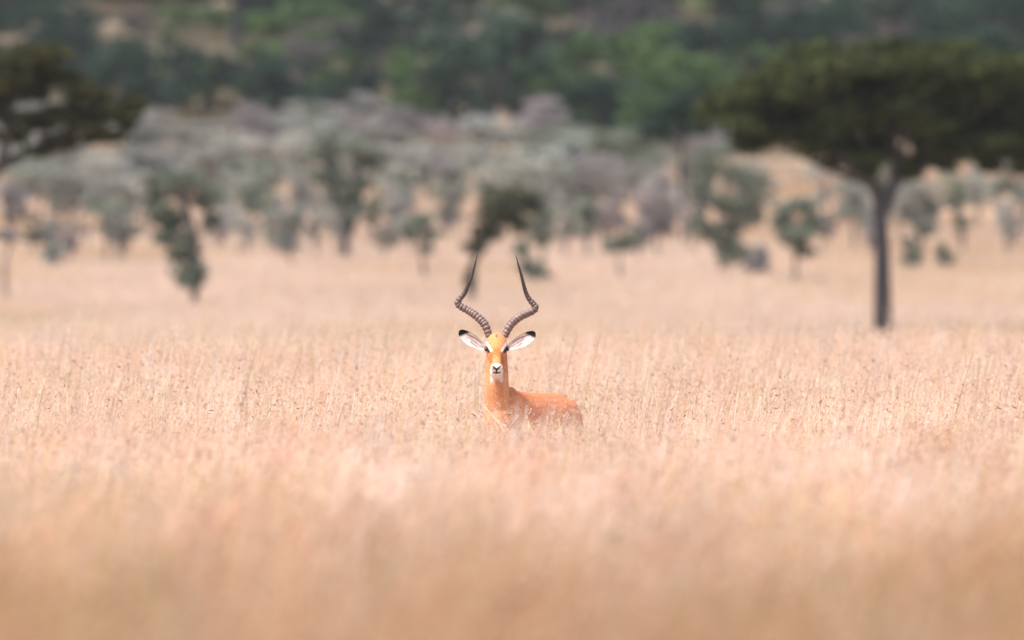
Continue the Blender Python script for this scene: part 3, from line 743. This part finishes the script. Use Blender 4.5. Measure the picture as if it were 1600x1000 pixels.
B = Acc()
ANG = math.radians(25)
U = np.array([math.sin(ANG), math.cos(ANG), 0]); N = np.array([math.cos(ANG), -math.sin(ANG), 0]); Z = np.array([0, 0, 1.0])
torso = [(-.04, .68, .03, .05), (-.01, .675, .06, .12), (.06, .665, .092, .18), (.17, .67, .13, .222), (.30, .665, .148, .217), (.45, .66, .16, .213), (.60, .665, .16, .206),
         (.74, .685, .15, .186), (.86, .69, .13, .165), (.95, .685, .09, .12), (.99, .68, .04, .06)]
B.add(*loft(dense([(U * s + Z * z, N * w, Z * h) for s, z, w, h in torso]), 28))
# shoulder hump and haunch masses
def ell(c, r3, ax=None, m=18):
    th = np.linspace(0, np.pi, m // 2 + 1)[1:-1]
    c = np.array(c); ax = ax if ax is not None else (np.array([1., 0, 0]), np.array([0, 1., 0]), Z)
    return loft([(c + ax[2] * r3[2] * -np.cos(t), ax[0] * r3[0] * np.sin(t), ax[1] * r3[1] * np.sin(t)) for t in th], m)
B.add(*ell(U * .17 + Z * .825, (.05, .10, .088), (N, U, Z)))
for sg in (-1, 1):
    B.add(*ell(U * .14 + N * sg * .078 + Z * .60, (.045, .10, .20), (N, U, Z)))
    B.add(*ell(U * .82 + N * sg * .085 + Z * .64, (.07, .13, .20), (N, U, Z)))
# neck
neck = [((.01, .12, .66), .088, .13), ((.005, .08, .80), .078, .112), ((0, .045, .90), .073, .095), ((0, .035, 1.0), .067, .082), ((0, .035, 1.08), .062, .072), ((0, .035, 1.15), .055, .06)]
B.add(*loft(dense([(c, np.array([w, 0, 0]), np.array([0, d_, 0])) for c, w, d_ in neck]), 24))
# head along a slanting axis from poll to nose
h0 = np.array([0, .045, 1.195]); h1 = np.array([0, -.135, 1.012])
ha = (h1 - h0) / np.linalg.norm(h1 - h0); hb = np.array([0, ha[2], -ha[1]])   # hb: towards the forehead side
if hb[2] < 0: hb = -hb
hs_ = [(-.04, .030, .028, 0), (.03, .050, .046, 0), (.16, .060, .056, .002), (.30, .062, .060, 0), (.42, .0575, .056, -.002), (.56, .047, .050, -.005), (.70, .038, .042, -.007), (.82, .0345, .035, -.006), (.93, .033, .030, -.004), (1.0, .026, .022, -.003), (1.04, .012, .010, -.003)]
HL = np.linalg.norm(h1 - h0)
B.add(*loft(dense([(h0 + ha * HL * t + hb * o, np.array([w, 0, 0]), hb * h) for t, w, h, o in hs_]), 26))
B.add(*ell((0, -.085, 1.005), (.030, .060, .026)))            # lower jaw
B.add(*ell((0, -.045, 1.0), (.040, .055, .045)))
for sg in (-1, 1):
    B.add(*ell((sg * .053, -.005, 1.135), (.018, .03, .022)))   # brow
    B.add(*ell((sg * .022, -.148, 1.022), (.014, .014, .013)))  # nostril wings
# legs
for sg in (-1, 1):
    sh = U * .08 + N * sg * .085
    fl_ = [(sh + Z * .62, .05, .06), (sh + U * .0 + Z * .48, .036, .042), (sh + U * .01 + Z * .36, .024, .028), (sh - U * .005 + Z * .31, .024, .026), (sh + Z * .18, .015, .017), (sh + Z * .08, .018, .02), (sh - U * .015 + Z * .03, .02, .026), (sh - U * .03 + Z * -.005, .022, .03)]
    B.add(*loft(dense([(c, N * a, U * b) for c, a, b in fl_], 4), 14))
    hp = U * .84 + N * sg * .09
    hl_ = [(hp + Z * .62, .06, .10), (hp - U * .04 + Z * .50, .046, .075), (hp + U * .02 + Z * .40, .032, .045), (hp + U * .095 + Z * .31, .022, .03), (hp + U * .09 + Z * .24, .018, .022), (hp + U * .075 + Z * .10, .017, .019), (hp + U * .06 + Z * .03, .02, .026), (hp + U * .04 + Z * -.005, .022, .03)]
    B.add(*loft(dense([(c, N * a, U * b) for c, a, b in hl_], 4), 14))
tl = catmull([U * .96 + Z * .74, U * 1.03 + Z * .68, U * 1.04 + Z * .52], 10)
B.add(*tube(tl, np.linspace(.022, .012, 10), 10))
raw = B.obj('body', M_COAT)
rm = raw.modifiers.new('r', 'REMESH'); rm.mode = 'VOXEL'; rm.voxel_size = .0046; rm.use_smooth_shade = True
sm = raw.modifiers.new('s', 'SMOOTH'); sm.factor = .5; sm.iterations = 7
dg = bpy.context.evaluated_depsgraph_get()
me = bpy.data.meshes.new_from_object(raw.evaluated_get(dg))
bpy.data.objects.remove(raw)
nv = len(me.vertices); co = np.empty(nv * 3, np.float32); me.vertices.foreach_get('co', co); co = co.reshape(-1, 3).astype(float)
nr = np.empty(nv * 3, np.float32); me.vertices.foreach_get('normal', nr); nr = nr.reshape(-1, 3)
def ss(a, b, x): 
    t = np.clip((x - a) / (b - a), 0, 1); return t * t * (3 - 2 * t)
X, Y, ZZ = co.T
AX = np.abs(X)
su = co @ U; sn = co @ N
TAN = np.array([.58, .235, .12]); RUST = np.array([.55, .20, .075]); PALE = np.array([.68, .345, .18]); WHITE = np.array([.74, .69, .66]); BLACK = np.array([.018, .015, .015]); NECK = np.array([.58, .255, .135])
col = np.tile(NECK, (nv, 1))
def paint(w, c):
    global col
    w = np.clip(w, 0, 1)[:, None]; col = col * (1 - w) + np.asarray(c) * w
nk = (ZZ < 1.02)
paint(.55 * nk * np.exp(-((X - .028) / .009) ** 2) * (Y < .06), RUST)
paint(.6 * nk * ss(.036, .05, X), PALE)
paint(.5 * nk * np.exp(-(X / .022) ** 2) * (Y < 0) * ss(.80, .9, ZZ), np.array([.47, .19, .10]))
paint(.5 * nk * ss(.045, .062, -X), PALE)
isbody = ss(.03, .10, su) * (ZZ < .95)
paint(isbody, TAN)
paint(.9 * isbody * ss(.79, .86, ZZ + .02 * wob(su, sn * 3, .12, 5)), np.array([.48, .17, .075]))                       # darker saddle along the spine
paint(.7 * isbody * (1 - ss(.66, .78, ZZ)), PALE)
paint((1 - ss(.47, .53, ZZ)) * isbody * ss(.2, .3, su), WHITE)     # belly
paint(ss(.90, .96, su) * (np.abs(sn) < .03), BLACK)
head = ss(.985, 1.0, ZZ - .25 * np.clip(Y, -.05, .1)) * (Y < .075)
hd = head * (Y < .03)
paint(hd, np.array([.55, .24, .11]))
front = hd * ss(.1, -.25, nr[:, 1])                                  # faces that look forward
# forehead blaze, cheeks, stripes: a coat pattern laid out over the face, mirrored left and right
paint(front * np.exp(-((AX / .030) ** 2 + ((ZZ - 1.165) / .035) ** 2)), np.array([.60, .25, .10]))
paint(front * np.exp(-((AX / .024) ** 4 + ((ZZ - 1.108) / .032) ** 4)), np.array([.52, .165, .05]))
paint(front * np.exp(-((AX / .016) ** 4 + ((ZZ - 1.062) / .030) ** 4)), np.array([.60, .26, .11]))
paint(.95 * front * np.exp(-(((AX - (.030 + .05 * np.clip(1.09 - ZZ, 0, .1))) / .0085) ** 2)) * ss(1.118, 1.105, ZZ) * ss(1.035, 1.055, ZZ), RUST * .55)
def seg(px, pz, qx, qz, w):
    d = np.array([qx - px, qz - pz]); L2 = d @ d
    t = np.clip(((AX - px) * d[0] + (ZZ - pz) * d[1]) / L2, 0, 1)
    return np.exp(-(((AX - px - t * d[0]) ** 2 + (ZZ - pz - t * d[1]) ** 2) / w ** 2) ** 2)
paint(hd * seg(.060, 1.166, .032, 1.122, .0080), WHITE)              # pale streak over the eye
paint(hd * seg(.060, 1.138, .046, 1.114, .0095), BLACK)             # dark eye rim and tear mark
paint(front * np.exp(-((X / .007) ** 2 + ((ZZ - 1.205) / .009) ** 2)), BLACK * 3)
muz = hd * ss(-.07, -.095, Y)
paint(muz * ss(1.050, 1.038, ZZ + .35 * np.clip(AX - .012, 0, 1)), WHITE)
paint(hd * ss(1.020, 1.008, ZZ) * ss(-.03, -.05, Y) * ss(.040, .034, AX), WHITE)            # white chin
thr = .85 * ss(.938, .975, ZZ + .6 * AX) * ss(1.02, 1.0, ZZ) * (Y < .0) * ss(.042, .030, AX)
paint(thr, WHITE)
paint(muz * seg(.0, 1.010, .0215, 1.030, .0062), BLACK)            # nostril slits
paint(muz * seg(.0, 1.012, .0, .992, .0050), BLACK)
paint(muz * seg(.0, .991, .019, .994, .0045), BLACK * 1.5)         # mouth line
paint(1 - ss(.02, .035, ZZ), BLACK)                                 # hooves
at = me.attributes.new('col', 'FLOAT_COLOR', 'POINT')
c4 = np.ones((nv, 4), np.float32); c4[:, :3] = col; at.data.foreach_set('color', c4.ravel())
me.materials.clear(); me.materials.append(M_COAT)
me.name = 'body'
body = bpy.data.objects.new('body', me); C.objects.link(body); body.parent = imp

# horns
HORN_L = [(764.5, 526, .025), (758.5, 509, .035), (751, 500, .05), (741, 491.5, .07), (729, 484, .09), (719, 478.5, .10), (715, 473.5, .105), (719, 466, .105), (725, 459, .10), (729.5, 450, .09), (737.5, 430, .07), (742, 413, .055), (746, 397, .045)]
HORN_R = [(788, 526, .025), (797, 509, .035), (805, 500.5, .05), (814.5, 494, .07), (826, 489, .09), (834, 485, .10), (836.8, 480, .105), (832, 473.5, .105), (826.5, 467, .10), (821, 455, .09), (814.5, 430, .07), (810, 414, .055), (806, 398.5, .045)]
HW = np.array([11.5, 12.6, 12.6, 12, 11.4, 10.8, 10.2, 9.2, 7.8, 6.6, 4.6, 2.9, .7]) / 2 / S
for pts_ in (HORN_L, HORN_R):
    P = np.array([pl(*q) for q in pts_])
    n = 150
    path = catmull(P, n)
    rad = np.interp(np.linspace(0, len(P) - 1, n), np.arange(len(P)), HW)
    arc = np.concatenate([[0], np.cumsum(np.linalg.norm(np.diff(path, axis=0), axis=1))]); arc /= arc[-1]
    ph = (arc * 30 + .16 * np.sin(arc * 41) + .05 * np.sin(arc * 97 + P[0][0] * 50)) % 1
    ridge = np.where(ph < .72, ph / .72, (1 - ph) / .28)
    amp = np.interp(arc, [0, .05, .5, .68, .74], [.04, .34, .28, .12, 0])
    V, q, t = tube(path, rad * (1 - amp * .5 + amp * ridge), 20)
    dark = np.interp(arc, [0, .3, .55, .7, 1], [.0, .2, .42, .88, 1.0])
    base = np.array([.25, .165, .145])[None] * (1 - dark[:, None]) + np.array([.028, .026, .03])[None] * dark[:, None]
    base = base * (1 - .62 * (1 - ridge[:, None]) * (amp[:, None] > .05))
    cc = np.vstack([np.repeat(base, 20, axis=0), base[:1], base[-1:]])
    a_ = Acc(); a_.add(V, q, t, col=cc); a_.obj('horn', M_HORN, imp, True)

# ears: cupped leaf shapes with a thick rim
def ear(sg, bpx, tpx, name='ear'):
    b = pl(*bpx); tpt = pl(*tpx)
    ax = tpt - b; Ln = np.linalg.norm(ax); ax /= Ln
    fwd = np.array([-.10 * sg, -1, .05]); fwd -= ax * (fwd @ ax); fwd /= np.linalg.norm(fwd)
    wd = np.cross(ax, fwd)
    if wd[2] < 0: wd = -wd
    nt_, nw = 30, 17
    tt = np.linspace(0, 1, nt_); vv = np.linspace(-1, 1, nw)
    W = .036 * np.interp(tt, [0, .08, .25, .45, .62, .80, .92, .97, 1], [.36, .46, .74, .97, 1.0, .88, .66, .42, .10])
    T_, V_ = np.meshgrid(tt, vv, indexing='ij')
    bulge = -.004 + .30 * (1 - V_ ** 2) * W[:, None] * (1 - .3 * T_)
    asym = np.where(V_ < 0, 1.12, .82)
    P0 = b + ax * (T_ * Ln)[..., None] + wd * (V_ * W[:, None] * asym)[..., None] - fwd * bulge[..., None]
    P1 = P0 - fwd * (.0035 + .002 * (1 - np.abs(V_)))[..., None]
    ig = np.arange(nt_ * nw).reshape(nt_, nw)
    qf = np.stack([ig[:-1, :-1], ig[1:, :-1], ig[1:, 1:], ig[:-1, 1:]], -1).reshape(-1, 4)
    off = nt_ * nw
    rimi = np.concatenate([ig[:, 0], ig[-1, 1:], ig[::-1, -1][1:], ig[0, ::-1][1:-1]])
    r2 = np.roll(rimi, -1)
    qr = np.stack([rimi, r2, r2 + off, rimi + off], -1)
    cin = np.tile(np.array([.74, .66, .64]), (off, 1)).reshape(nt_, nw, 3)
    def mixc(w, c):
        nonlocal cin
        cin = cin * (1 - w[..., None]) + np.asarray(c) * w[..., None]
    rr = rng(5 + sg)
    mixc(.9 * np.exp(-((V_ - .42 - .15 * np.sin(T_ * 5)) / .17) ** 2) * ss(.12, .3, T_) * ss(.85, .7, T_), [.16, .07, .06])
    mixc(.8 * np.exp(-((V_ + .05 - .5 * (T_ - .5)) / .14) ** 2) * ss(.05, .2, T_) * ss(.72, .5, T_), [.22, .10, .09])
    mixc(.7 * ss(.30, .0, T_) * ss(.75, .2, np.abs(V_)), [.20, .10, .08])
    mixc(.85 * np.exp(-((V_ + .55 + .1 * np.sin(T_ * 9)) / .12) ** 2) * ss(.1, .25, T_) * ss(.6, .45, T_), [.18, .08, .07])
    mixc(.9 * ss(.82, .97, V_) * ss(.05, .2, T_), [.20, .09, .06])
    mixc(.6 * (rr.random(T_.shape) < .16) * (T_ > .15), [.35, .2, .17])
    mixc(ss(.76, .84, T_ + .10 * V_), [.016, .014, .014])
    cout = np.tile(TAN, (off, 1)).reshape(nt_, nw, 3)
    wt = ss(.80, .86, T_)[..., None]; cout = cout * (1 - wt) + np.array([.016, .014, .014]) * wt
    a_ = Acc()
    a_.add(np.vstack([P0.reshape(-1, 3), P1.reshape(-1, 3)]), np.vstack([qf, qf[:, ::-1] + off, qr]), col=np.vstack([cin.reshape(-1, 3), cout.reshape(-1, 3)]))
    o = a_.obj(name, M_EAR, imp, True)
ear(-1, (760, 545, .02), (717.5, 517, .0))
ear(1, (792, 544, .02), (836.5, 519.5, .0))
# eyes
for sg in (-1, 1):
    V, q, t = ell((0, 0, 0), (.014, .016, .0135), m=20)
    a_ = Acc(); a_.add(V, q, t, col=(.012, .009, .008)); e = a_.obj('eye', M_EYE, imp, True)
    e.location = (sg * .0585, -.018, 1.128)

# ------------------------------------------------------------------ haze
HZ = np.array([(x, y, z) for z in (-2, 60) for y in (-30, 1150) for x in (-420, 420)], float)
hq = np.array([[0, 2, 3, 1], [4, 5, 7, 6], [0, 1, 5, 4], [2, 6, 7, 3], [0, 4, 6, 2], [1, 3, 7, 5]])
m, nt, out = new_mat('haze_air')
pv = nt.nodes.new('ShaderNodeVolumePrincipled')
pv.inputs['Color'].default_value = (.86, .90, .95, 1)
pv.inputs['Density'].default_value = 0.00007
pv.inputs['Anisotropy'].default_value = 0.2
nt.links.new(pv.outputs[0], out.inputs['Volume'])
hz = mesh_obj('haze', HZ, hq, m)
tag(hz, 'thin pale haze hanging over the whole plain', 'haze', kind='stuff')
